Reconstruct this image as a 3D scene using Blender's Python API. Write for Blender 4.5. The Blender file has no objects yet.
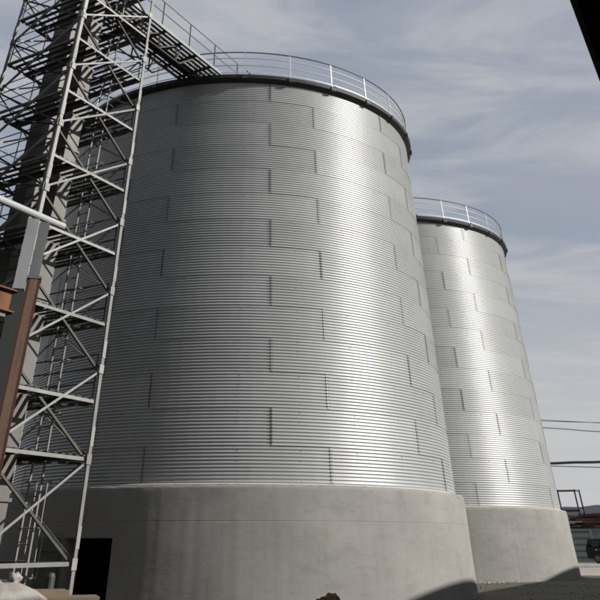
import bpy, bmesh, math, random
from math import sin, cos, pi, radians as rad
from mathutils import Vector, Matrix
random.seed(7)
S = bpy.context.scene
COL = S.collection

# ------------------------------------------------------------------ camera
EYE = 1.536
cd = bpy.data.cameras.new('camera'); cam = bpy.data.objects.new('camera', cd); COL.objects.link(cam)
cam.location = (0, 0, EYE)
cam.rotation_euler = (rad(90 + 41.2), 0, 0)
cd.sensor_fit = 'HORIZONTAL'; cd.sensor_width = 36.0
cd.lens = 36.0 * 674.61 / 600.0
cd.shift_x = (300 - 267.2) / 600.0          # the photograph is a crop: its optical centre lies above the frame
cd.shift_y = -(300 + 48.2) / 600.0
cd.clip_start = 0.1; cd.clip_end = 12000
S.camera = cam

# ------------------------------------------------------------------ world, sun, exposure
SUN_AZ, SUN_EL = 105.0, 25.7                # azimuth clockwise from +Y
W = bpy.data.worlds.new('World'); S.world = W; W.use_nodes = True
nt = W.node_tree; nt.nodes.clear()
def wn(t, **k):
    n = nt.nodes.new(t)
    for a, b in k.items(): setattr(n, a, b)
    return n
sky = wn('ShaderNodeTexSky', sky_type='NISHITA', sun_disc=False)
sky.sun_elevation = rad(SUN_EL); sky.sun_rotation = rad(SUN_AZ)
sky.air_density = 1.2; sky.dust_density = 2.0; sky.ozone_density = 1.5
tc = wn('ShaderNodeTexCoord')
sep = wn('ShaderNodeSeparateXYZ'); nt.links.new(tc.outputs['Generated'], sep.inputs[0])
mx = wn('ShaderNodeMath', operation='MAXIMUM'); nt.links.new(sep.outputs['Z'], mx.inputs[0]); mx.inputs[1].default_value = 0.0
ad = wn('ShaderNodeMath', operation='ADD'); nt.links.new(mx.outputs[0], ad.inputs[0]); ad.inputs[1].default_value = 0.10
dx = wn('ShaderNodeMath', operation='DIVIDE'); dy = wn('ShaderNodeMath', operation='DIVIDE')
nt.links.new(sep.outputs['X'], dx.inputs[0]); nt.links.new(ad.outputs[0], dx.inputs[1])
nt.links.new(sep.outputs['Y'], dy.inputs[0]); nt.links.new(ad.outputs[0], dy.inputs[1])
cmb = wn('ShaderNodeCombineXYZ'); nt.links.new(dx.outputs[0], cmb.inputs[0]); nt.links.new(dy.outputs[0], cmb.inputs[1])
def cloud(scale, rot, det, rough, dist, lo, hi, stretch):
    mp = wn('ShaderNodeMapping'); mp.inputs['Rotation'].default_value = (0, 0, rad(rot)); mp.inputs['Scale'].default_value = stretch
    nt.links.new(cmb.outputs[0], mp.inputs[0])
    nz = wn('ShaderNodeTexNoise'); nz.inputs['Scale'].default_value = scale; nz.inputs['Detail'].default_value = det
    nz.inputs['Roughness'].default_value = rough; nz.inputs['Distortion'].default_value = dist
    nt.links.new(mp.outputs[0], nz.inputs['Vector'])
    mr = wn('ShaderNodeMapRange'); mr.interpolation_type = 'SMOOTHSTEP'
    mr.inputs['From Min'].default_value = lo; mr.inputs['From Max'].default_value = hi
    nt.links.new(nz.outputs['Fac'], mr.inputs['Value'])
    return mr.outputs[0]
c1 = cloud(0.75, 25, 5, 0.55, 0.4, 0.36, 0.60, (0.7, 1.4, 1))
c2 = cloud(1.9, 12, 7, 0.60, 0.6, 0.40, 0.66, (0.6, 1.4, 1))
veil = wn('ShaderNodeMix', data_type='RGBA')        # blue gaps against thin cloud
veil.inputs['B'].default_value = (3.3, 3.58, 4.25, 1)
nt.links.new(sky.outputs[0], veil.inputs['A'])
vf = wn('ShaderNodeMath', operation='MULTIPLY_ADD'); nt.links.new(c1, vf.inputs[0]); vf.inputs[1].default_value = 0.34; vf.inputs[2].default_value = 0.64
nt.links.new(vf.outputs[0], veil.inputs['Factor'])
top = wn('ShaderNodeMix', data_type='RGBA'); top.inputs['B'].default_value = (4.7, 4.8, 5.1, 1)
nt.links.new(veil.outputs['Result'], top.inputs['A'])
tf = wn('ShaderNodeMath', operation='MULTIPLY'); nt.links.new(c2, tf.inputs[0]); tf.inputs[1].default_value = 0.85
nt.links.new(tf.outputs[0], top.inputs['Factor'])
hz = wn('ShaderNodeMapRange'); hz.interpolation_type = 'SMOOTHSTEP'   # cloud deck seen edge-on near the horizon
hz.inputs['From Min'].default_value = 0.33; hz.inputs['From Max'].default_value = 0.03
hz.inputs['To Min'].default_value = 0.0; hz.inputs['To Max'].default_value = 0.85
nt.links.new(sep.outputs['Z'], hz.inputs['Value'])
hm = wn('ShaderNodeMix', data_type='RGBA'); hm.inputs['B'].default_value = (5.5, 5.55, 5.6, 1)
nt.links.new(top.outputs['Result'], hm.inputs['A']); nt.links.new(hz.outputs[0], hm.inputs['Factor'])
bg = wn('ShaderNodeBackground'); bg.inputs['Strength'].default_value = 0.082
out = wn('ShaderNodeOutputWorld')
nt.links.new(hm.outputs['Result'], bg.inputs['Color']); nt.links.new(bg.outputs[0], out.inputs[0])

sl = bpy.data.lights.new('sun', 'SUN'); sl.energy = 5.0; sl.angle = rad(0.8); sl.color = (1.0, 0.965, 0.915)
sun = bpy.data.objects.new('sun', sl); COL.objects.link(sun)
sd = Vector((sin(rad(SUN_AZ)) * cos(rad(SUN_EL)), cos(rad(SUN_AZ)) * cos(rad(SUN_EL)), sin(rad(SUN_EL))))
sun.rotation_euler = sd.to_track_quat('Z', 'Y').to_euler(); sun.location = (60, -30, 40)

S.view_settings.view_transform = 'Standard'; S.view_settings.look = 'None'
S.view_settings.exposure = 0.35; S.view_settings.gamma = 1.0
S.cycles.max_bounces = 6; S.cycles.use_denoising = True
S.cycles.pixel_filter_type = 'BLACKMAN_HARRIS'; S.cycles.filter_width = 2.1

# ------------------------------------------------------------------ materials
def mat(name, color, rough=0.6, metal=0.0, noise=None, bump=None, rnd=0.0, spec=0.4):
    """noise: list of (scale3, amount, second colour, lo, hi); bump: (scale3, strength, distance)"""
    m = bpy.data.materials.new(name); m.use_nodes = True
    t = m.node_tree; b = t.nodes['Principled BSDF']
    b.inputs['Roughness'].default_value = rough; b.inputs['Metallic'].default_value = metal
    b.inputs['Specular IOR Level'].default_value = spec
    tcn = t.nodes.new('ShaderNodeTexCoord')
    def nz(scale, det=6, src='Object'):
        mp = t.nodes.new('ShaderNodeMapping'); mp.inputs['Scale'].default_value = scale
        t.links.new(tcn.outputs[src], mp.inputs[0])
        n = t.nodes.new('ShaderNodeTexNoise'); n.inputs['Scale'].default_value = 1.0
        n.inputs['Detail'].default_value = det; n.inputs['Roughness'].default_value = 0.62
        t.links.new(mp.outputs[0], n.inputs['Vector']); return n.outputs['Fac']
    cur = None
    rgb = t.nodes.new('ShaderNodeRGB'); rgb.outputs[0].default_value = (*color, 1); cur = rgb.outputs[0]
    for (sc, amt, c2_, lo, hi) in (noise or []):
        mr_ = t.nodes.new('ShaderNodeMapRange'); mr_.inputs['From Min'].default_value = lo; mr_.inputs['From Max'].default_value = hi
        mr_.inputs['To Max'].default_value = amt
        t.links.new(nz(sc), mr_.inputs['Value'])
        mix = t.nodes.new('ShaderNodeMix'); mix.data_type = 'RGBA'; mix.inputs['B'].default_value = (*c2_, 1)
        t.links.new(cur, mix.inputs['A']); t.links.new(mr_.outputs[0], mix.inputs['Factor']); cur = mix.outputs['Result']
    if rnd:
        oi = t.nodes.new('ShaderNodeObjectInfo')
        mr_ = t.nodes.new('ShaderNodeMapRange'); mr_.inputs['To Min'].default_value = 1 - rnd; mr_.inputs['To Max'].default_value = 1 + rnd
        t.links.new(oi.outputs['Random'], mr_.inputs['Value'])
        h = t.nodes.new('ShaderNodeHueSaturation'); t.links.new(cur, h.inputs['Color']); t.links.new(mr_.outputs[0], h.inputs['Value']); cur = h.outputs[0]
    t.links.new(cur, b.inputs['Base Color'])
    if bump:
        bn = t.nodes.new('ShaderNodeBump'); bn.inputs['Strength'].default_value = bump[1]; bn.inputs['Distance'].default_value = bump[2]
        t.links.new(nz(bump[0], 8), bn.inputs['Height']); t.links.new(bn.outputs[0], b.inputs['Normal'])
    return m
M = {}
M['galv'] = mat('galvanised_sheet', (0.335, 0.343, 0.340), 0.38, 0.32,
                noise=[((.5, .5, 1.2), .45, (0.285, 0.29, 0.287), .42, .68), ((3, 3, .5), .3, (0.39, 0.395, 0.39), .45, .75)], rnd=0.06)
M['seam'] = mat('seam_sealant', (0.24, 0.24, 0.235), 0.55, 0.6, rnd=0.5)
M['bolt'] = mat('bolt_steel', (0.13, 0.13, 0.125), 0.5, 0.4)
M['conc'] = mat('foundation_concrete', (0.224, 0.218, 0.204), 0.9, 0,
                noise=[((4.5, 4.5, .25), .20, (0.16, 0.152, 0.136), .42, .72), ((.45, .45, .9), .55, (0.272, 0.264, 0.244), .45, .66), ((1.1, 1.1, 2.8), .5, (0.144, 0.1376, 0.124), .52, .75), ((24, 24, 24), .3, (0.136, 0.128, 0.116), .5, .75), ((7, 7, 9), .35, (0.288, 0.28, 0.256), .6, .72), ((1.7, 1.7, .12), .55, (0.135, 0.125, 0.105), .60, .74), ((2.6, 2.6, .35), .5, (0.15, 0.11, 0.075), .66, .78), ((.9, .9, 6), .35, (0.155, 0.148, 0.135), .56, .72)],
                bump=((5, 5, 7), .35, .012), spec=.2)
M['grout'] = mat('grout', (0.4, 0.376, 0.336), 0.9, 0, noise=[((6, 6, 6), .5, (0.264, 0.248, 0.216), .45, .7)], spec=.2)
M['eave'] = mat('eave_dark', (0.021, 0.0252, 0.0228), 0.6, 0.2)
M['roofm'] = mat('roof_sheet', (0.42, 0.42, 0.41), 0.45, 0.7)
M['rail'] = mat('rail_galvanised', (0.44, 0.44, 0.428), 0.5, 0.25)
M['raildark'] = mat('rail_dark', (0.05, 0.053, 0.055), 0.5, 0.3)  # top rail's darkness against the sky is put into this colour; struts share it
M['black'] = mat('dark_void', (0.012, 0.012, 0.012), 0.9, 0)
M['doorgrey'] = mat('door_grey', (0.085, 0.085, 0.08), 0.6, 0.2, noise=[((5, 5, 2), .5, (.055, .055, .05), .45, .7)])
M['tower'] = mat('tower_steel', (0.2091, 0.2061, 0.1968), 0.55, 0.3, noise=[((3, 3, 1.5), .5, (0.1291, 0.126, 0.1199), .42, .68), ((9, 9, 9), .5, (0.1045, 0.06765, 0.04612), .58, .72)], rnd=0.2)
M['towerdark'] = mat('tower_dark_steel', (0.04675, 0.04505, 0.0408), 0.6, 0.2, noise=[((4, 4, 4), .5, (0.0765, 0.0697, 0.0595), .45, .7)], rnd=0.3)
M['casing'] = mat('casing_grey', (0.119, 0.1166, 0.1091), 0.5, 0.35, noise=[((2, 2, .6), .6, (0.07936, 0.0744, 0.06448), .42, .68), ((5, 5, 2), .4, (0.1488, 0.1339, 0.1091), .5, .7)])
M['rust'] = mat('rust_brown', (0.1064, 0.0644, 0.042), 0.85, 0, noise=[((5, 5, 1.2), .6, (0.0644, 0.0308, 0.0196), .42, .68), ((22, 22, 22), .4, (0.1512, 0.1064, 0.0784), .5, .7)], bump=((30, 30, 30), .3, .004))
M['redoxide'] = mat('red_oxide', (0.042, 0.011, 0.007), 0.8, 0, noise=[((6, 6, 2), .5, (0.0294, 0.0084, 0.0063), .45, .7)])
M['rustdark'] = mat('rust_dark', (0.06, 0.045, 0.04), 0.8, 0, noise=[((6, 6, 2), .5, (.035, .025, .022), .45, .7)])
M['orange'] = mat('orange_primer', (0.125, 0.045, 0.013), 0.75, 0, noise=[((5, 5, 3), .6, (0.03, 0.0105, 0.006), .42, .66)])
M['greypaint'] = mat('grey_paint', (0.195, 0.21, 0.2137), 0.6, 0.1, noise=[((4, 4, 1.5), .45, (0.1275, 0.135, 0.135), .45, .7)])
M['dgreypaint'] = mat('dark_grey_paint', (0.085, 0.09, 0.092), 0.6, 0.1, noise=[((4, 4, 1.5), .45, (.13, .13, .13), .5, .7)])
M['tube'] = mat('tube_pale', (0.288, 0.296, 0.296), 0.55, 0.15, noise=[((4, 4, 4), .4, (0.288, 0.288, 0.28), .45, .7)])
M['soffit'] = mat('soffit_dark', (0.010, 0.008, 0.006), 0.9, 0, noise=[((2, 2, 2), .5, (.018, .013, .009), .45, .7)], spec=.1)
M['clad'] = mat('blocker_dark_skin', (0.045, 0.042, 0.038), 0.75, 0, noise=[((.6, .6, .3), .5, (.03, .027, .024), .42, .68)], spec=.2)
M['ware'] = mat('warehouse_wall', (0.16, 0.14, 0.12), 0.85, 0, noise=[((1, 1, 1), .5, (.11, .095, .08), .45, .7)], spec=.2)
M['wareroof'] = mat('warehouse_roof', (0.07, 0.06, 0.055), 0.8, 0, noise=[((1, 1, 1), .5, (.11, .06, .04), .45, .7)])
M['ground'] = mat('yard_ground', (0.105, 0.10, 0.083), 0.95, 0,
                  noise=[((.25, .25, .25), .6, (.07, .068, .052), .42, .66), ((1.6, 1.6, 1.6), .45, (.15, .135, .11), .5, .72), ((14, 14, 14), .4, (.05, .048, .042), .52, .75)],
                  bump=((5, 5, 5), .7, .05), spec=.15)
M['pave'] = mat('pavement_pale', (0.336, 0.304, 0.264), 0.95, 0, noise=[((.6, .25, 1), .5, (0.264, 0.232, 0.2), .42, .68)], spec=.2)
M['kerb'] = mat('kerb_stone', (0.38, 0.36, 0.33), 0.9, 0, noise=[((2, 2, 2), .5, (.28, .26, .23), .45, .7)], spec=.2)
M['hill'] = mat('hill_haze_tinted', (0.07, 0.076, 0.088), 1.0, 0, noise=[((.012, .012, .03), .6, (.085, .092, .105), .42, .66)], spec=0)  # blue-grey of the distant air is put into the ridge's own colour
M['contain'] = mat('container_green', (0.208, 0.2405, 0.2275), 0.6, 0.1, noise=[((1.5, 1.5, 1), .5, (0.156, 0.1755, 0.1625), .45, .7)])
M['containb'] = mat('container_blue', (0.273, 0.312, 0.364), 0.6, 0.1, noise=[((1.5, 1.5, 1), .5, (0.221, 0.247, 0.286), .45, .7)])
M['carblack'] = mat('car_paint', (0.008, 0.008, 0.009), 0.35, 0, spec=.2)
M['glass'] = mat('car_glass', (0.02, 0.024, 0.028), 0.08, 0)
M['tyre'] = mat('tyre', (0.02, 0.02, 0.02), 0.9, 0)
M['lamp'] = mat('lamp_clear', (0.6, 0.6, 0.58), 0.25, 0)
M['bag'] = mat('woven_bag', (0.29, 0.27, 0.245), 0.85, 0, noise=[((3, 3, 3), .45, (0.1152, 0.1056, 0.0928), .42, .68)], bump=((14, 14, 5), .5, .02))
M['board'] = mat('weathered_board', (0.18, 0.1387, 0.09), 0.9, 0, noise=[((2, 22, 22), .6, (0.1125, 0.0825, 0.0525), .42, .68)], bump=((3, 40, 40), .5, .01), rnd=.18)
M['heap'] = mat('rusty_earth', (0.145, 0.062, 0.036), 0.95, 0, noise=[((9, 9, 9), .7, (.07, .035, .025), .42, .65), ((25, 25, 25), .4, (.24, .12, .07), .52, .72)], bump=((14, 14, 14), 1.0, .06))
M['cable'] = mat('cable_dark', (0.06, 0.063, 0.066), 0.7, 0)
M['wood'] = mat('pole_wood', (0.16, 0.12, 0.085), 0.9, 0, noise=[((6, 6, .6), .5, (.10, .08, .06), .45, .7)])
M['stone'] = mat('yard_stone', (0.13, 0.124, 0.108), 0.95, 0, noise=[((8, 8, 8), .5, (.09, .085, .075), .45, .7)], spec=.15)
M['grain'] = mat('pale_spill', (0.33, 0.29, 0.225), 0.95, 0)

# ------------------------------------------------------------------ mesh helpers
class MB:
    def __init__(s): s.v = []; s.f = []
    def add(s, v, f):
        o = len(s.v); s.v += [tuple(p) for p in v]; s.f += [tuple(i + o for i in q) for q in f]; return s
    def box(s, c, sx, sy, sz, ax=None, ay=None, az=None):
        ax = Vector(ax or (1, 0, 0)); ay = Vector(ay or (0, 1, 0)); az = Vector(az or (0, 0, 1)); c = Vector(c)
        v = [c + ax * (i * sx / 2) + ay * (j * sy / 2) + az * (k * sz / 2) for k in (-1, 1) for j in (-1, 1) for i in (-1, 1)]
        return s.add(v, [(0, 2, 3, 1), (4, 5, 7, 6), (0, 1, 5, 4), (2, 6, 7, 3), (0, 4, 6, 2), (1, 3, 7, 5)])
    def bar(s, a, b, w, h, up=(0, 0, 1)):
        a, b = Vector(a), Vector(b); d = (b - a); L = d.length; d.normalize(); up = Vector(up)
        if abs(d.dot(up)) > .98: up = Vector((1, 0, 0))
        sd_ = d.cross(up).normalized(); u2 = sd_.cross(d)
        return s.box((a + b) / 2, L, w, h, d, sd_, u2)
    def tube(s, pts, r, n=6, closed=False):
        pts = [Vector(p) for p in pts]; N = len(pts); V = []; F = []
        for i, p in enumerate(pts):
            if closed: d = pts[(i + 1) % N] - pts[i - 1]
            else: d = pts[min(i + 1, N - 1)] - pts[max(i - 1, 0)]
            d.normalize(); up = Vector((0, 0, 1)) if abs(d.z) < .95 else Vector((1, 0, 0))
            a = d.cross(up).normalized(); b = a.cross(d)
            V += [p + a * (r * cos(2 * pi * k / n)) + b * (r * sin(2 * pi * k / n)) for k in range(n)]
        for i in range(N if closed else N - 1):
            j = (i + 1) % N
            for k in range(n): F.append((i * n + k, i * n + (k + 1) % n, j * n + (k + 1) % n, j * n + k))
        if not closed: F += [tuple(range(n))[::-1], tuple((N - 1) * n + k for k in range(n))]
        return s.add(V, F)
    def lathe(s, prof, n, a0=0.0, a1=2 * pi):
        full = abs(a1 - a0 - 2 * pi) < 1e-6; cnt = n if full else n + 1; V = []; F = []
        for i in range(cnt):
            a = a0 + (a1 - a0) * i / n
            V += [(r * sin(a), -r * cos(a), z) for r, z in prof]
        m_ = len(prof)
        for i in range(n):
            j = (i + 1) % cnt
            for k in range(m_ - 1): F.append((i * m_ + k, j * m_ + k, j * m_ + k + 1, i * m_ + k + 1))
        return s.add(V, F)
    def mesh(s, name, m, smooth=False):
        me = bpy.data.meshes.new(name); me.from_pydata(s.v, [], s.f); me.materials.append(M[m])
        bm = bmesh.new(); bm.from_mesh(me); bmesh.ops.recalc_face_normals(bm, faces=bm.faces); bm.to_mesh(me); bm.free()
        if smooth: me.polygons.foreach_set('use_smooth', [True] * len(me.polygons))
        me.update(); return me
    def obj(s, name, m, parent=None, smooth=False): return link(name, s.mesh(name, m, smooth), parent)
def link(name, me, parent=None, loc=None, rotz=None):
    o = bpy.data.objects.new(name, me); COL.objects.link(o)
    if parent: o.parent = parent
    if loc is not None: o.location = loc
    if rotz is not None: o.rotation_euler = (0, 0, rotz)
    return o
def tag(o, label, cat, group=None):
    o['label'] = label; o['category'] = cat
    if group: o['group'] = group
    return o
def thing(name, label, cat, loc=(0, 0, 0), rotz=0, group=None):
    return tag(link(name, None, None, loc, rotz), label, cat, group)
def structure(o): o['kind'] = 'structure'; return o
def smooth_by_angle(o, deg=35):
    me = o.data; me.polygons.foreach_set('use_smooth', [True] * len(me.polygons))
    bm = bmesh.new(); bm.from_mesh(me)
    for e_ in bm.edges:
        if len(e_.link_faces) == 2 and e_.calc_face_angle(0) > rad(deg): e_.smooth = False
    bm.to_mesh(me); bm.free()

# ------------------------------------------------------------------ the setting
def make_ground():
    g = MB(); xs = [-3000, -800, -200, -60, -30, -15, 0, 15, 30, 60, 200, 800, 3000]; ys = [-600, -100, -30, 0, 15, 30, 45, 60, 90, 200, 800, 5000]
    V = [(x, y, 0) for y in ys for x in xs]; n = len(xs)
    F = [(j * n + i, j * n + i + 1, (j + 1) * n + i + 1, (j + 1) * n + i) for j in range(len(ys) - 1) for i in range(n - 1)]
    structure(g.add(V, F).obj('ground', 'ground'))
    p = MB(); p.box((75, 102, .06), 140, 58, .12); structure(p.obj('pavement', 'pave'))
    p = MB(); p.box((75, 62.5, .004), 113, 20, .008); structure(p.obj('apron', 'pave'))
    kb = MB(); kb.box((75, 72.78, .085), 140, .40, .17); structure(kb.obj('kerb', 'kerb'))
    # far wooded ridge
    h = MB(); V = []; F = []; N = 160; rows = 7
    for i in range(N + 1):
        az = rad(-75 + 150 * i / N)
        for j in range(rows):
            t_ = j / (rows - 1); d = 1500 + 1500 * t_
            hz_ = 55 + 27 * sin(az * 5.2 - .85) + 12 * sin(az * 17 + 1) + 3 * sin(az * 61) + 1.5 * sin(az * 140)
            z = -2 + hz_ * sin(min(1, t_ * 1.02) * pi / 2) * (1 + .04 * sin(j * 9 + i * 1.7))
            V.append((d * sin(az), d * cos(az), z))
    for i in range(N):
        for j in range(rows - 1):
            a = i * rows + j; F.append((a, a + rows, a + rows + 1, a + 1))
    o = structure(h.add(V, F).obj('hill', 'hill', smooth=True))
make_ground()

# ------------------------------------------------------------------ the two silos
R = 9.36; RB = 9.68; ZB = 1.412 + EYE; H = 1.0892; NR = 14; NS = 9; PITCH = 11
ZT = ZB + NR * H; STEP = 2 * pi / NS
def corr(z): return 0.0138 * cos(2 * pi * z * PITCH / H)
def sheet_mesh(v):
    rr_ = random.Random(40 + v); tz = rr_.uniform(.004, .011); bz = rr_.uniform(-.004, .004); p1, p2 = rr_.uniform(0, 6), rr_.uniform(0, 6)
    V = []; F = []; nz_ = PITCH * 8; na = 16; ov = rad(.45)
    for i in range(na + 1):
        t_ = i / na; a = t_ * (STEP + ov)
        for k in range(nz_ + 1):
            u_ = k / nz_; z = -0.012 + (H + .004) * u_
            dent = .0022 * sin(t_ * 9 + p1) * sin(u_ * 5 + p2) + .0005 * sin(t_ * 23 + p2)
            r = R + corr(z) + .007 * (1 - t_) + tz * (1 - u_) + bz * sin(pi * u_) + dent * sin(pi * t_)
            V.append((r * sin(a), -r * cos(a), z))
    m_ = nz_ + 1
    for i in range(na):
        for k in range(nz_): F.append((i * m_ + k, (i + 1) * m_ + k, (i + 1) * m_ + k + 1, i * m_ + k + 1))
    return MB().add(V, F).mesh('sheet', 'galv', True)
def seam_mesh():
    b = MB(); V = []; F = []; nz_ = PITCH * 6; w = .055 / R; off = .0115
    for i in range(2):
        a = -.02 / R + w * i
        for k in range(nz_ + 1):
            z = .01 + (H - .03) * k / nz_
            r = R + corr(z) + off + .007 * (1 - k / nz_)
            V.append((r * sin(a), -r * cos(a), z))
    m_ = nz_ + 1
    for k in range(nz_): F.append((k, m_ + k, m_ + k + 1, k + 1))
    b.add(V, F)
    return b.mesh('seam', 'seam', True)
def bolts_into(b, a, zs, s=.017, off=.02):
    for z in zs:
        r = R + off; c = Vector((r * sin(a), -r * cos(a), z)); n_ = Vector((sin(a), -cos(a), 0)); t_ = Vector((cos(a), sin(a), 0))
        b.box(c, s, s, .03, t_, Vector((0, 0, 1)), n_)
ME_sheet = [sheet_mesh(v) for v in range(6)]; ME_seam = seam_mesh()

def foundation(name, door, parent):
    """concrete drum: vertical wall with a pour joint, rounded shoulder and level ledge; door: (phi0, phi1, ztop) or None"""
    zs = [-.3, .0, .35, .7, 1.05, 1.35, 1.64, 1.85, 2.030, 2.038, 2.052, 2.060, 2.3, 2.6, ZB - .14, ZB - .06, ZB - .02, ZB + .002, ZB + .012, ZB + .015]
    rs = [0] * len(zs)
    rs[9] = rs[10] = -.006
    for i, r_ in zip(range(14, 20), (0, -.005, -.022, -.06, -.20, -.48)): rs[i] = r_
    ph = [2 * pi * i / 480 for i in range(480)]
    if door:
        d0, d1 = [x % (2 * pi) for x in door[:2]]
        ph = sorted([p for p in ph if abs(p - d0) > .006 and abs(p - d1) > .006] + [d0, d1])
    rnd = random.Random(5 if door else 9)
    V = []; F = []; m_ = len(zs)
    for p in ph:
        wob = .010 * sin(p * 7) + .006 * sin(p * 23 + 1)
        for k in range(m_):
            if k in (0, 13): jit = rnd.uniform(-.004, .004)
            r = RB + rs[k] + (wob + (jit if k < 14 else rnd.uniform(-.004, .004)) + .008 * sin(p * 11 + zs[k] * 2.3)) * (1 if k < 17 else .4)
            dz = rnd.uniform(-.007, .007) if 13 < k < 19 else 0
            V.append((r * sin(p), -r * cos(p), zs[k] + dz))
    n = len(ph)
    for i in range(n):
        j = (i + 1) % n
        for k in range(m_ - 1):
            if door and zs[k + 1] <= door[2] + 1e-6 and d0 - 1e-6 <= ph[i] < d1 - 1e-6 and j: continue
            F.append((i * m_ + k, j * m_ + k, j * m_ + k + 1, i * m_ + k + 1))
    b = MB().add(V, F)
    if door:                                   # reveal of the opening: jambs, lintel
        for p in (d0, d1):
            q = [(r_ * sin(p), -r_ * cos(p), z) for r_, z in ((RB, -.05), (RB, 1.64), (RB - .7, 1.64), (RB - .7, -.05))]
            b.add(q, [(0, 1, 2, 3)])
        nn = 8; top_ = []
        for i in range(nn + 1):
            p = d0 + (d1 - d0) * i / nn
            top_ += [(RB * sin(p), -RB * cos(p), 1.64), ((RB - .7) * sin(p), -(RB - .7) * cos(p), 1.64)]
        b.add(top_, [(2 * i, 2 * i + 2, 2 * i + 3, 2 * i + 1) for i in range(nn)])
    me = bpy.data.meshes.new('foundation'); me.from_pydata(b.v, [], b.f); me.materials.append(M['conc'])
    o = link('foundation', me, parent); smooth_by_angle(o, 15)
    return o

def railing(silo, off):
    n = 108; r = R + .17; z0 = ZT + .10
    def ring(z, rr=r): return [(rr * sin(2 * pi * i / n), -rr * cos(2 * pi * i / n), z) for i in range(n)]
    top_ = MB().tube(ring(z0 + 1.30), .030, 6, True).obj('railing', 'raildark', silo, True)
    top_['label'] = 'top rail, its backlit tone painted dark, of the guard rail around the roof edge'
    for z in (.97, .57): MB().tube(ring(z0 + z), .022, 6, True).obj('middle_rail', 'rail', top_, True)
    MB().lathe([(r - .012, z0 + .15), (r + .012, z0 + .15), (r + .012, z0 + .185), (r - .012, z0 + .185), (r - .012, z0 + .15)], n).obj('toe_board', 'rail', top_)
    p = MB().box((0, -r, z0 + .64), .05, .04, 1.28).mesh('post', 'rail')
    s = MB().bar((.09, -r + .08, z0 + .30), (.32, -r - .02, z0 - .02), .07, .05).mesh('strut', 'raildark')
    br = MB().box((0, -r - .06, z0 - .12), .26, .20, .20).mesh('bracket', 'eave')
    for k in range(27):
        a = off + k * 2 * pi / 27
        link('post', p, top_, rotz=a); link('bracket', br, top_, rotz=a)
        if k % 2 == 0: link('strut', s, top_, rotz=a)

def silo(cx, cy, phi_even, phi_odd, phi_post, door, label, group):
    t = thing('grain_silo', label, 'silo', (cx, cy, 0), 0, group)
    f = foundation('foundation', door, t)
    MB().lathe([(RB - .40, ZB - .03), (RB - .17, ZB + .017), (RB - .26, ZB + .055), (R - .01, ZB + .075), (R - .08, ZB + .03)], 144).obj('grout', 'grout', t, True)
    b = MB()
    for ring_ in range(NR):
        base = phi_even if ring_ % 2 == 0 else phi_odd
        for k in range(NS):
            a = base + k * STEP + random.uniform(-.0012, .0012)
            s = link('wall_sheet', random.choice(ME_sheet), t, (0, 0, ZB + ring_ * H), a)
            link('seam', ME_seam, s)
            for da in (-.028, .05): bolts_into(b, a + da / R, [ZB + ring_ * H + H / PITCH * q for q in range(1, PITCH)], .014, .022)
        for k in range(27):
            bolts_into(b, phi_even + STEP / 6 + k * STEP / 3, [ZB + ring_ * H + H * q / 4 + .12 for q in range(4)], .014, .006)
    o = b.obj('bolts', 'bolt', t); o['kind'] = 'stuff'
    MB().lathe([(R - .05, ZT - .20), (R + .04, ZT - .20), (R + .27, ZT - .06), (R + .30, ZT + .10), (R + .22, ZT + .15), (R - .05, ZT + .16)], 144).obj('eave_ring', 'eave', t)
    rf = MB().lathe([(R + .20, ZT + .16), (R - .3, ZT + .28), (1.0, ZT + .16 + (R - 1) * .25), (.9, ZT + 2.6), (.02, ZT + 2.8)], 72).obj('roof', 'roofm', t)
    rb = MB().bar((0, -R + .1, ZT + .24), (0, -1.1, ZT + .24 + (R - 1.2) * .25), .06, .08).mesh('roof_rib', 'roofm')
    for k in range(27): link('roof_rib', rb, rf, rotz=phi_post + k * 2 * pi / 27)
    railing(t, phi_post)
    return t
D0, D1 = rad(-33), rad(-21.6)
near = silo(-1.395, 37.644, rad(22.46), rad(9.42), rad(2), (D0, D1, 1.64),
            'large galvanised corrugated silo nearest the lattice tower, on a concrete drum', 'corrugated grain silos')
far = silo(8.913, 56.081, rad(15.8), rad(29.46), rad(6.7), None,
           'corrugated silo standing farther back on the right, partly hidden by the nearer one', 'corrugated grain silos')
# open door leaf folded back against the drum
a = rad(-36.3); n_ = Vector((sin(a), -cos(a), 0)); t_ = Vector((cos(a), sin(a), 0))
dl = MB().box(n_ * (RB + .16) + Vector((0, 0, .84)), 1.06, .05, 1.6, t_, n_, Vector((0, 0, 1)))
for z in (.3, 1.35): dl.box(n_ * (RB + .195) + Vector((0, 0, z)), .98, .03, .07, t_, n_, Vector((0, 0, 1)))
dl = dl.obj('door', 'doorgrey', near)
MB().box(n_ * (RB + .22) - t_ * .44 + Vector((0, 0, .85)), .03, .05, .16, t_, n_, Vector((0, 0, 1))).obj('handle', 'bolt', dl)

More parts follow.
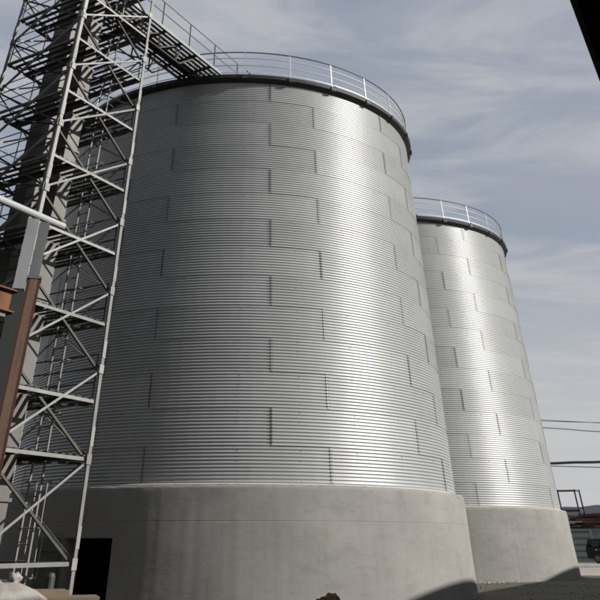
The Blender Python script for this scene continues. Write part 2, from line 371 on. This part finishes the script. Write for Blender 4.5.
# ------------------------------------------------------------------ lattice elevator tower
PR = Vector((-4.52, 21.53, 0)); E1 = Vector((.513, .859, 0)).normalized(); U1 = Vector((-.859, .513, 0)).normalized(); UP = Vector((0, 0, 1))
Wt = 3.4; Z0 = -.39 + EYE; DH = 1.982
TW = thing('lattice_tower', 'tall grey steel lattice tower with slatted platforms beside the nearer silo', 'tower', PR)
def L(a_, b_, z): return E1 * a_ + U1 * b_ + UP * z     # tower frame, origin at the right-hand post
corners = [(0, 0, -1, 1), (-Wt, 0, 1, 1), (-Wt, Wt, 1, -1), (0, Wt, -1, -1)]
ZTOP = Z0 + 10 * DH
for (a_, b_, sa, sb) in corners:
    m = MB(); w, t0 = .11, .02
    m.box(L(a_ + sa * w / 2, b_, ZTOP / 2), w, t0, ZTOP, E1, U1, UP)
    m.box(L(a_, b_ + sb * (w / 2 + t0 / 2), ZTOP / 2), t0, w, ZTOP, E1, U1, UP)
    p = m.obj('post', 'tower', TW)
    for k in range(0, 10, 1):                            # splice covers
        z = Z0 + (k + .24) * DH
        s = MB(); s.box(L(a_ + sa * w / 2, b_ - sb * .017, z), w + .012, .012, .42, E1, U1, UP)
        s.box(L(a_ - sa * .017, b_ + sb * w / 2, z), .012, w + .012, .42, E1, U1, UP)
        s.obj('splice', 'tower', p)
    MB().box(L(a_ + sa * .06, b_ + sb * .06, .02), .5, .5, .04, E1, U1, UP).obj('base_plate', 'towerdark', p)
faces = [((-Wt, 0), (0, 0), -U1), ((-Wt, Wt), (-Wt, 0), -E1), ((0, Wt), (-Wt, Wt), U1), ((0, 0), (0, Wt), E1)]
PLAT = [1.62, 2.55, 3.52, 4.5, 5.57, 6.55, 7.5, 8.5, 9.5]
def brace(A, B, out_, nm, mt):
    d = (B - A).normalized(); A = A + d * .10; B = B - d * .10
    side = d.cross(out_).normalized(); m = MB()
    m.box((A + B) / 2, (B - A).length, .055, .012, d, side, out_)
    m.box((A + B) / 2 + side * .022 - out_ * .030, (B - A).length, .012, .055, d, side, out_)
    return m.obj(nm, mt, TW)
for fi, (p0, p1, o_) in enumerate(faces):
    for k in range(10):
        z_a, z_b = Z0 + k * DH, Z0 + (k + 1) * DH
        brace(L(*p0, z_a) - o_ * .03, L(*p1, z_b) - o_ * .03, o_, 'brace', 'tower')
        brace(L(*p0, z_b) - o_ * .16, L(*p1, z_a) - o_ * .16, o_, 'brace', 'towerdark' if fi in (0, 1) else 'tower')  # second diagonal on the near faces: shade put into a darker steel colour
    for k in range(10):                                   # gusset plates at the nodes
        z = Z0 + k * DH
        for (q, sgn) in ((p0, 1), (p1, -1)):
            dv = (L(*p1, 0) - L(*p0, 0)).normalized() * sgn
            MB().box(L(*q, z) + dv * .085 + o_ * .030, .17, .21, .014, dv, UP, o_).obj('gusset', 'tower', TW)
    for z in [Z0, Z0 + DH] + [Z0 + q * DH for q in PLAT]:
        A, B = L(*p0, z), L(*p1, z); dv = (B - A).normalized(); m = MB()
        m.box((A + B) / 2 - o_ * .05, Wt - .02, .016, .065, dv, o_, UP)
        m.box((A + B) / 2 - o_ * .09 + UP * .038, Wt - .02, .07, .014, dv, o_, UP)
        m.obj('beam', 'tower', TW)
# slatted platforms
TA, TB_ = (-1.7, 1.40), (-1.7, 2.75)                       # elevator legs (a, b)
slat_me = {}
for b0, b1 in ((.06, Wt - .06), (.06, 1.06)):
    slat_me[(b0, b1)] = MB().box(L(0, (b0 + b1) / 2, 0), .125, b1 - b0, .022, E1, U1, UP).mesh('slat', 'towerdark')
for q in [1.0] + PLAT:
    z = Z0 + q * DH + .070
    jm = MB()
    for a_ in (-.85, -2.45): jm.box(L(a_, Wt / 2, z - .075), .05, Wt - .25, .10, E1, U1, UP)
    for (A_, B_) in (((-.1, .1), (-Wt + .1, Wt - .1)), ((-Wt + .1, .1), (-.1, Wt - .1))): jm.bar(L(*A_, z - .15), L(*B_, z - .15), .05, .04)
    pl = jm.obj('platform', 'towerdark', TW)
    for i in range(13):
        a_ = -.17 - i * .255
        full = not (-2.1 < a_ < -1.3)
        s = link('slat', slat_me[(.06, Wt - .06) if full else (.06, 1.06)], pl, E1 * a_ + UP * (z + random.uniform(-.006, .006)))
    # guard rails on the left-hand and far sides
    if q > 1.2:
        rl = MB()
        for hh in (.38, .72, 1.05): rl.tube([L(-Wt + .1, .2, z + hh), L(-Wt + .1, Wt - .1, z + hh), L(-.1, Wt - .1, z + hh), L(-.1, .15, z + hh)], .02, 5)
        for (a_, b_) in ((-Wt + .1, .25), (-Wt + .1, 1.7), (-Wt + .1, Wt - .1), (-1.7, Wt - .1), (-.1, Wt - .1), (-.1, 1.8), (-.1, .15)):
            rl.tube([L(a_, b_, z - .03), L(a_, b_, z + 1.05)], .022, 5)
        rl.obj('guard_rail', 'towerdark', TW)
# ladders between platforms
for i, (q0, q1) in enumerate(zip([0] + [1.0] + PLAT[:-1], [1.0] + PLAT)):
    za = Z0 + q0 * DH + .1 if i else 0.0; zb_ = Z0 + q1 * DH + .1
    if i > 0: zb_ += .0
    m = MB(); aa = -.55; b0, b1 = 1.02, 1.44
    for b_ in (b0, b1): m.tube([L(aa, b_, za), L(aa, b_, zb_ - .02)], .030, 6)
    n = int((zb_ - za) / .3)
    for k in range(1, n): m.tube([L(aa, b0, za + k * .3), L(aa, b1, za + k * .3)], .015, 5)
    for k in range(3, n, 3):                              # safety hoops
        zz = za + k * .3
        m.tube([L(aa, b0, zz)] + [L(aa + .42 * sin(pi * q / 8) * 1.0, 1.23 - .36 * cos(pi * q / 8), zz) for q in range(9)] + [L(aa, b1, zz)], .014, 4)
    if n > 7:
        for q in (2, 4, 6): m.tube([L(aa + .42 * sin(pi * q / 8), 1.23 - .36 * cos(pi * q / 8), za + .9), L(aa + .42 * sin(pi * q / 8), 1.23 - .36 * cos(pi * q / 8), za + .3 * (n - 1))], .012, 4)
    m.obj('ladder', 'tower', TW)

# bucket elevator inside the tower: two rectangular legs
EL = thing('bucket_elevator', 'two tall rectangular grey elevator ducts rising inside the lattice tower', 'elevator', PR)
bootm = MB().box(L(-1.7, 2.07, .45), 1.0, 2.3, .9, E1, U1, UP); bootm.box(L(-1.7, 2.07, .95), .7, 1.9, .14, E1, U1, UP); bootm.obj('boot', 'casing', EL)
for (a_, b_) in (TA, TB_):
    c = MB().box(L(a_, b_, 1.0 + 10), .52, .60, 20.0, E1, U1, UP).obj('leg_casing', 'casing', EL)
    for k in range(9):
        z = 2.3 + k * 2.2
        MB().box(L(a_, b_, z), .62, .70, .07, E1, U1, UP).obj('flange', 'casing', c)
hd = MB().box(L(-1.7, 2.07, 21.5), .9, 2.3, 1.1, E1, U1, UP); hd.box(L(-1.7, 2.07, 22.2), .8, 1.5, .4, E1, U1, UP); hd.obj('head', 'casing', EL)

# catwalk from the tower to the roof of the nearer silo
CW = thing('catwalk', 'dark slatted catwalk with handrails bridging the tower and the nearer silo roof', 'catwalk', PR)
zc = ZT + .36; a0_, a1_ = .12, 8.6; b0_, b1_ = 1.45, 3.45
for b_ in (b0_, b1_): 
    m = MB(); m.box(L((a0_ + a1_) / 2, b_, zc - .09), a1_ - a0_, .05, .15, E1, U1, UP); m.obj('side_beam', 'tower', CW)
for i in range(8):
    b_ = b0_ + .16 + i * .24
    MB().box(L((a0_ + a1_) / 2, b_, zc + .0), a1_ - a0_, .14, .035, E1, U1, UP).obj('plank', 'towerdark', CW)
for i in range(7):
    a_ = .4 + i * 1.15
    MB().box(L(a_, (b0_ + b1_) / 2, zc - .09), .08, b1_ - b0_ - .08, .12, E1, U1, UP).obj('cross_beam', 'towerdark', CW)
for b_ in (b0_ + .25, b1_ - .25):                          # shallow truss below the deck, ending short of the silo
    m = MB(); ae = 5.0
    m.bar(L(a0_, b_, zc - 1.0), L(ae - 1, b_, zc - 1.0), .05, .05); m.bar(L(ae - 1, b_, zc - 1.0), L(ae, b_, zc - .23), .07, .07)
    for i in range(4):
        m.bar(L(a0_ + i * 1.2, b_, zc - 1.0), L(a0_ + i * 1.2, b_, zc - .2), .06, .06)
        m.bar(L(a0_ + i * 1.2, b_, zc - 1.0), L(a0_ + min(3.9, i * 1.2 + 1.2), b_, zc - .23), .05, .05)
    m.obj('truss', 'towerdark', CW)
for b_ in (b0_, b1_):
    m = MB()
    for hh in (.62, 1.2): m.tube([L(a0_ - .1, b_, zc + hh), L(a1_ - .2, b_, zc + hh)], .024, 5)
    hr = m.obj('handrail', 'tower', CW)
    for a_ in (.3, 2.3, 4.3, 6.3, 8.3): MB().tube([L(a_, b_, zc - .1), L(a_, b_, zc + 1.2)], .03, 5).obj('handrail_post', 'towerdark', hr)
# chain conveyor carried on the catwalk
CV = thing('conveyor', 'closed grey conveyor trough lying along the catwalk to the silo roof', 'conveyor', PR)
MB().box(L(3.9, 2.9, zc + .30), 6.9, .50, .50, E1, U1, UP).obj('trough', 'casing', CV)
for i in range(5): MB().box(L(.9 + i * 1.5, 2.9, zc + .30), .06, .60, .56, E1, U1, UP).obj('flange', 'casing', CV)

# ------------------------------------------------------------------ steel frame in the left foreground
SF = thing('steel_gantry', 'rusty brown steel column with orange beam and pale tube at the left edge', 'gantry', (-4.60, 14.28, 0))
def hsec(m, c, w, d, tf_, zt, zb_, ax, ay):
    hh = zt - zb_; zc_ = (zt + zb_) / 2; c = Vector(c)
    m.box(c - ay * (d / 2) + UP * zc_, w, tf_, hh, ax, ay, UP); m.box(c + ay * (d / 2) + UP * zc_, w, tf_, hh, ax, ay, UP)
    m.box(c + UP * zc_, tf_, d - tf_, hh, ax, ay, UP)
vx = Vector((cos(rad(17)), sin(rad(17)), 0)); vy = Vector((-sin(rad(17)), cos(rad(17)), 0))
m = MB(); hsec(m, (0, 0, 0), .15, .30, .03, 5.42, 0, vx, vy); cq = m.obj('column', 'rust', SF)
m = MB(); m.box(vx * .102 + UP * 2.7, .05, .32, 5.4, vx, vy, UP); m.obj('side_plate', 'redoxide', SF)
m = MB(); m.box(-vx * .102 + UP * 2.7, .05, .32, 5.38, vx, vy, UP); m.obj('side_plate', 'redoxide', SF)
MB().box((0, 0, 5.44), .28, .36, .045, vx, vy, UP).obj('cap_plate', 'dgreypaint', SF)
m = MB(); hsec(m, (-.02, 0, 0), .20, .18, .02, 6.52, 5.465, vx, vy); m.obj('upper_post', 'dgreypaint', SF)
g1 = -E1 * .36 + U1 * .12
g1 = g1 + vx * .10
m = MB(); hsec(m, g1, .22, .16, .02, 6.52, 5.20, vx, vy); m.obj('upper_post', 'greypaint', SF)
m = MB(); m.box(g1 + vy * .05 + UP * 2.59, .24, .12, 5.18, vx, vy, UP); m.obj('added_dark_strip', 'eave', SF)  # added dark strip covering the sunlit tower post, shade put into its colour
MB().tube([-E1 * 5 + U1 * .03 + UP * 6.63, E1 * .52 + U1 * .03 + UP * 6.62], .072, 14).obj('tube', 'tube', SF, False)
m = MB(); c = -E1 * 2.75 + U1 * .12
m.box(c + UP * 5.16, 4.9, .20, .025, E1, U1, UP); m.box(c + UP * 4.80, 4.9, .20, .025, E1, U1, UP); m.box(c + UP * 4.98, 4.9, .02, .335, E1, U1, UP)
m.obj('beam', 'orange', SF)
MB().box(-E1 * 2.8 + U1 * .85 + UP * 4.70, 4.6, 1.7, .05, E1, U1, UP).obj('deck_plate', 'dgreypaint', SF)
m = MB(); hsec(m, -E1 * 4.9 + U1 * .12, .19, .30, .03, 4.78, 0, vx, vy); m.obj('column', 'rust', SF)

# unseen block added beyond the left edge to darken the near silo's left side
IB = thing('unseen_sky_blocker', 'unseen dark block added beyond the left edge to cut sky light on the nearer silo', 'building', Vector((-4.60, 14.28, 0)) - E1 * 12 + U1 * 22)
MB().box(UP * 10, 18, 40.6, 20.0, E1, U1, UP).obj('wall', 'clad', IB)
v = [E1 * a_ + U1 * (q * 20.7) + UP * z_ for q in (-1, 1) for (a_, z_) in ((-9.4, 19.95), (9.4, 19.95), (0, 22.6))]
MB().add(v, [(0, 1, 2), (3, 5, 4), (0, 3, 4, 1), (1, 4, 5, 2), (2, 5, 3, 0)]).obj('roof', 'wareroof', IB)
rib_ = MB().box(UP * 9.9, .08, .06, 19.7, E1, U1, UP).mesh('blocker_rib', 'clad')
for k in range(18): link('blocker_rib', rib_, IB, E1 * (-8.5 + k) - U1 * 20.33)
rib_ = MB().box(UP * 9.9, .06, .08, 19.7, E1, U1, UP).mesh('blocker_rib', 'clad')
for k in range(40): link('blocker_rib', rib_, IB, E1 * 9.03 + U1 * (-19.5 + k))
MB().box(E1 * 3 - U1 * 20.34 + UP * 2.2, 4.2, .07, 4.4, E1, U1, UP).obj('door', 'doorgrey', IB)

# ------------------------------------------------------------------ warehouse on the right (its eave passes overhead)
EV = Vector((.489, .872, 0)).normalized(); NV = Vector((EV.y, -EV.x, 0))
WH = thing('warehouse', 'building at the right whose black roof eave cuts the upper corner', 'building', EV * 22 + NV * 8)
def wv(s_, n_o, z): return EV * (s_ - 22) + NV * (n_o - 8) + UP * z
s0, s1 = -14.0, 61.5; ze = 3.92 + EYE; zr = ze + 11 * math.tan(rad(13)); off = .0
def slab(pts, th): 
    v = [Vector(p) for p in pts] + [Vector(p) - UP * th for p in pts]
    return MB().add(v, [(0, 1, 2, 3), (7, 6, 5, 4), (0, 4, 5, 1), (1, 5, 6, 2), (2, 6, 7, 3), (3, 7, 4, 0)])
slab([wv(s0, 0, ze), wv(s1, 0, ze), wv(s1, 11, zr), wv(s0, 11, zr)], .10).obj('roof', 'wareroof', WH)
slab([wv(s0, 22, ze), wv(s1, 22, ze), wv(s1, 11.003, zr), wv(s0, 11.003, zr)], .10).obj('roof', 'wareroof', WH)
MB().box(wv((s0 + s1) / 2, .03, ze - .24), s1 - s0, .05, .26, EV, NV, UP).obj('fascia', 'wareroof', WH)
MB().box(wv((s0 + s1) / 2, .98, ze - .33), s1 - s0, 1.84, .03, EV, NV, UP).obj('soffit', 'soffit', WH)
m = MB()
for n_o in (2.0, 20.6): m.box(wv((s0 + s1) / 2, n_o, (ze - .1) / 2), s1 - s0 - 1.2, .2, ze - .1, EV, NV, UP)
for s_ in (s0 + .7, s1 - .7):
    v = []
    for ds in (-.1, .1): v += [wv(s_ + ds, 2.1, 0), wv(s_ + ds, 20.5, 0), wv(s_ + ds, 20.5, ze - .05), wv(s_ + ds, 11, zr - .3), wv(s_ + ds, 2.1, ze - .05)]
    m.add(v, [(0, 1, 2, 3, 4), (9, 8, 7, 6, 5), (0, 5, 6, 1), (1, 6, 7, 2), (2, 7, 8, 3), (3, 8, 9, 4), (4, 9, 5, 0)])
m.obj('wall', 'ware', WH)
for s_ in (8, 24, 40, 54):
    d = MB().box(wv(s_, 1.88, 1.9), 3.6, .06, 3.8, EV, NV, UP).obj('door', 'doorgrey', WH)
    MB().box(wv(s_ + 1.5, 1.83, 1.3), .05, .05, .3, EV, NV, UP).obj('handle', 'bolt', d)

# ------------------------------------------------------------------ small things in the foreground
def at(az, d): return Vector((d * sin(rad(az)), d * cos(rad(az)), 0))
# tied bulk bag
bc = at(-16.15, 13.5); B = thing('bulk_bag', 'pale rounded bag with a tied knot on top in the lower left corner', 'bag', bc)
prof = [(.0, .0), (.64, .01), (.77, .13), (.81, .42), (.78, .68), (.72, .83), (.62, .95), (.46, 1.045), (.27, 1.10), (.10, 1.125), (.0, 1.13)]
m = MB().lathe(prof, 40); rr = random.Random(3)
def bagw(v):
    x, y, z = v; a = math.atan2(x, -y); k = 1 + .035 * sin(4 * a + .6) + .02 * sin(9 * a + z * 4) + (.05 * sin(13 * a + 2) if z > .9 else 0)
    return (x * k, y * k, z + .015 * sin(5 * a + 1))
m.v = [bagw(v) for v in m.v]; m.obj('sack', 'bag', B, True)
kn = MB().lathe([(.10, 1.06), (.055, 1.10), (.05, 1.125), (.085, 1.15), (.095, 1.18), (.06, 1.205), (.0, 1.21)], 14)
kn.v = [(x * (1 + .3 * sin(3 * math.atan2(x, y) + z * 9)) + .19, y * (1 + .3 * sin(5 * math.atan2(x, y))), z + .02 * sin(4 * math.atan2(x, y))) for x, y, z in kn.v]
kn.obj('knot', 'bag', B, True)
# stack of boards near the tower foot
bd = thing('board_stack', 'low tan brown stack of rough boards at the tower foot, lower left', 'boards', at(-12.9, 16.0), rad(12))
rr = random.Random(11)
for lay in range(10):
    for j in range(3):
        if lay == 9 and j == 0: continue
        ln = 2.0 + rr.uniform(-.25, .08) - (.9 if lay == 9 else 0)
        A = Vector((-ln / 2 - .25 + rr.uniform(-.08, .04), (j - 1) * .27 + rr.uniform(-.03, .03), .05 + lay * .094 + rr.uniform(-.006, .006)))
        MB().bar(A, A + Vector((ln, rr.uniform(-.05, .05), rr.uniform(-.012, .012))), .25, .085 + rr.uniform(-.012, .004)).obj('board', 'board', bd)
bo = MB().lathe([(.0, 0), (.085, 0), (.085, 1.06), (.06, 1.11), (.0, 1.12)], 14).obj('bollard', 'towerdark'); bo.location = at(-13.25, 17.4)
tag(bo, 'short dark post standing behind the tan boards at lower left', 'post')
# rusty heap
h = bmesh.new(); bmesh.ops.create_icosphere(h, subdivisions=5, radius=1.0)
from mathutils import noise as mn
for v in h.verts:
    p = v.co.copy(); n3 = mn.fractal(p * 2.2 + Vector((3, 1, 7)), .9, 2.1, 6)
    v.co = Vector((p.x * .95, p.y * .75, max(p.z, -.05) * .86)) * (1 + .13 * n3)
    v.co += p.normalized() * .05 * mn.noise(p * 13)
me = bpy.data.meshes.new('heap'); h.to_mesh(me); h.free(); me.materials.append(M['heap'])
hp = link('earth_heap', me); hp.location = at(2.95, 13.6) + UP * .06; tag(hp, 'small reddish brown heap peeping over the bottom edge before the nearer silo', 'heap')
# pale spill along the foot of the far drum
sp = MB(); rr = random.Random(2)
for i in range(70):
    a = rad(rr.triangular(5, 25, 13)); r = RB + .05 + abs(rr.gauss(0, .22)); s_ = rr.uniform(.012, .04)
    sp.lathe([(s_ * 1.4, -.01), (s_, .04 * rr.uniform(.5, 1.3)), (.0, s_ * .7)], 6)
    sp.v[-18:] = [(x * 2.2 + 8.913 + r * sin(a), y + 56.081 - r * cos(a), z) for x, y, z in sp.v[-18:]]
sp = sp.obj('spilled_grain', 'grain'); sp['kind'] = 'stuff'; tag(sp, 'pale crumbly spill along the foot of the farther drum', 'spill')

# ------------------------------------------------------------------ yard beyond the far silo
def container(name, label, az, d, wdt, hgt, mt, doorlines=True):
    c = at(az, d); t = thing(name, label, 'container', c, rad(-16), None); z0 = .12
    b = MB().box((0, 1.22, z0 + hgt / 2), wdt - .2, 2.3, hgt - .16).obj('shell', mt, t)
    fr = MB()
    for x in (-wdt / 2 + .08, wdt / 2 - .08):
        for y in (.08, 2.36): fr.box((x, y, z0 + hgt / 2), .16, .16, hgt)
    for z in (z0 + .09, z0 + hgt - .07):
        for y in (.08, 2.36): fr.box((0, y, z), wdt - .33, .14, .13)
    fr.obj('frame', mt, t)
    n = int(wdt / .3)
    rib = MB().box((0, 0, 0), .13, .05, hgt - .34).mesh('rib', mt)
    bar_ = MB().box((0, 0, 0), wdt - .40, .05, .09).mesh('bar', 'dgreypaint')
    if doorlines:
        for k in range(5): link('bar', bar_, t, (0, .055, z0 + .35 + k * .45))
    else:
        for k in range(n): link('rib', rib, t, (-wdt / 2 + .3 + k * (wdt - .6) / (n - 1), .05, z0 + hgt / 2))
    return t
container('steel_container', 'grey green slatted container beside the farther silo, under rusty scrap', 18.75, 90.0, 3.9, 2.40, 'contain')
container('steel_container', 'pale blue grey container behind the dark car at the right edge', 22.2, 92.5, 7.0, 2.40, 'containb', False)
SC = thing('scrap_pile', 'pile of rusty brown beams on the containers at the right edge', 'scrap', at(19.7, 91.0) + UP * 2.53, rad(-18))
rr = random.Random(21)
for i in range(48):
    lay = i // 9; y = rr.uniform(.2, 1.9); ln = rr.uniform(2.2, 5.0); x = rr.uniform(-1.2, 3.5); tl = rr.uniform(-.035, .035); yw = rr.uniform(-.25, .25)
    z = .09 + lay * .19 + rr.uniform(0, .05)
    w_ = rr.uniform(.12, .24)
    MB().bar((x - ln / 2, y - ln * yw / 2, z - tl * ln / 2), (x + ln / 2, y + ln * yw / 2, z + tl * ln / 2), w_, w_ * .8).obj('beam', 'rust' if rr.random() < .6 else 'redoxide', SC)
MB().bar((-1.5, .05, .50), (-.1, .02, .52), .16, .09).obj('beam', 'grout', SC)
GF = thing('gantry_frame', 'dark open steel frame standing above the scrap beside the farther silo', 'frame', at(19.25, 91.6) + UP * 2.53, rad(-19))
for x in (-1.05, .55, 1.0):
    MB().box((x, 0 if x != 1.0 else .5, 1.5), .14, .14, 3.0).obj('post', 'rustdark', GF)
MB().box((-.25, 0, 2.90), 1.46, .13, .14).obj('top_beam', 'rustdark', GF)
MB().box((-.25, 0, 1.36), 1.46, .13, .18).obj('middle_beam', 'rustdark', GF)
MB().bar((.62, 0.03, 2.90), (.93, .47, 2.90), .12, .12).obj('top_beam', 'rustdark', GF)
MB().bar((.62, 0.03, 1.36), (.93, .47, 1.36), .12, .12).obj('middle_beam', 'rustdark', GF)
# dark car, front part in the picture
car = thing('parked_car', 'black car parked by the containers at the right edge', 'car', at(20.95, 87.0) + UP * .12, rad(-21 + 180))
def loft(secs, mt, nm, par, y0=-.9, y1=.9):
    V = []; F = []; n = len(secs)
    for (x, zb_, zt, k) in secs: V += [(x, y0 * k, zb_), (x, y0, (zb_ + zt) / 2), (x, y0 * k, zt), (x, y1 * k, zt), (x, y1, (zb_ + zt) / 2), (x, y1 * k, zb_)]
    for i in range(n - 1):
        for j in range(6): F.append((i * 6 + j, i * 6 + (j + 1) % 6, (i + 1) * 6 + (j + 1) % 6, (i + 1) * 6 + j))
    F += [tuple(range(6)), tuple((n - 1) * 6 + j for j in range(6))]
    return MB().add(V, F).obj(nm, mt, par)
body = loft([(-2.2, .45, .80, .9), (-2.12, .32, .98, .95), (-1.2, .28, 1.06, .97), (1.4, .28, 1.10, .97), (2.1, .32, 1.12, .95), (2.22, .42, 1.05, .92)], 'carblack', 'body', car)
loft([(-1.30, 1.03, 1.10, .9), (-.65, 1.03, 1.62, .82), (.9, 1.03, 1.68, .82), (1.90, 1.03, 1.62, .82), (2.16, 1.03, 1.12, .9)], 'carblack', 'cabin', car, -.86, .86)
for (x, w) in ((-.45, .8), (.5, .85), (1.35, .6)): MB().box((x, .84, 1.32), w, .02, .36).obj('side_window', 'glass', car)
for x in (-1.4, 1.4):
    for y in (-.84, .84):
        wl = MB().tube([(x, y - .1, .33), (x, y + .1, .33)], .33, 18).obj('wheel', 'tyre', car)
        MB().tube([(x, y - .115, .33), (x, y + .115, .33)], .19, 12).obj('rim', 'casing', wl)
for y in (-.70, .70): MB().box((2.17, y, .95), .12, .20, .22).obj('tail_lamp', 'lamp', car)
for y in (-.62, .62): MB().box((-2.17, y, .80), .08, .34, .14).obj('headlight', 'lamp', car)
for x in (.15, .95, 1.35): MB().box((x, .895, .92), .18, .02, .05).obj('door_handle', 'lamp', car)
MB().box((-.95, .98, 1.08), .14, .20, .13).obj('mirror', 'lamp', car)

# overhead lines
def pole(az, d, hgt, label):
    p = thing('utility_pole', label, 'pole', at(az, d), 0, 'poles carrying the overhead lines')
    MB().lathe([(.16, 0), (.11, hgt), (.0, hgt + .05)], 10).obj('pole_shaft', 'wood', p)
    MB().box((0, 0, hgt - .5), .12, 1.6, .12).obj('cross_arm', 'wood', p)
    MB().box((0, 0, hgt - 4.4), .3, .3, .25).obj('clamp', 'casing', p)
pole(14.6, 72, 9.9, 'wooden pole hidden behind the farther silo, carrying the overhead lines')
pole(29.5, 74, 10.4, 'wooden pole beyond the right edge carrying the overhead lines')
def wire(nm, za, zb_, sag, r, label, dy=0, tw=0):
    A = at(14.6, 72) + Vector((0, dy, za)); B = at(29.5, 74) + Vector((0, dy, zb_)); pts = []
    for i in range(33):
        t_ = i / 32; p = A.lerp(B, t_) - UP * (sag * 4 * t_ * (1 - t_)); p += UP * tw * sin(t_ * 40); pts.append(p)
    tag(MB().tube(pts, r, 6).obj(nm, 'cable', None, True), label, 'cable', 'overhead lines right of the farther silo')
wire('overhead_wire', 9.60, 8.65, .12, .022, 'topmost thin overhead wire right of the farther silo', .7)
wire('overhead_wire', 9.62, 8.25, .12, .022, 'second thin overhead wire from the top, right of the farther silo', -.7)
wire('overhead_wire', 9.25, 7.55, .10, .030, 'third overhead wire down, just above the thick cable bundle', 0, .012)
wire('cable_bundle', 6.35, 6.45, .03, .095, 'thick dark bundle of cables crossing the sky right of the farther silo', 0, .012)
wire('overhead_wire', 6.45, 5.75, .10, .03, 'thin wire hanging just below the thick cable bundle', .2)

# loose stones lying on the yard
st = MB(); rr = random.Random(77)
for i in range(1500):
    x, y = rr.uniform(5, 26), rr.uniform(20, 51.5); s_ = rr.uniform(.012, .045) * (1.6 if rr.random() < .1 else 1)
    if (x - 8.913) ** 2 + (y - 56.081) ** 2 < 98 or (x + 1.395) ** 2 + (y - 37.644) ** 2 < 98: continue
    a = rr.uniform(0, 6); q = [(cos(a + k * 1.2566) * s_ * rr.uniform(.7, 1.3), sin(a + k * 1.2566) * s_ * rr.uniform(.7, 1.3)) for k in range(5)]
    v = [(x + p, y + r_, .0) for p, r_ in q] + [(x + p * .7, y + r_ * .7, s_ * rr.uniform(.5, .9)) for p, r_ in q]
    st.add(v, [(k, (k + 1) % 5, 5 + (k + 1) % 5, 5 + k) for k in range(5)] + [(5, 6, 7, 8, 9)])
st = st.obj('gravel', 'stone'); st['kind'] = 'stuff'
st['label'] = 'loose dull stones scattered over the dark yard beside the silos'; st['category'] = 'gravel'
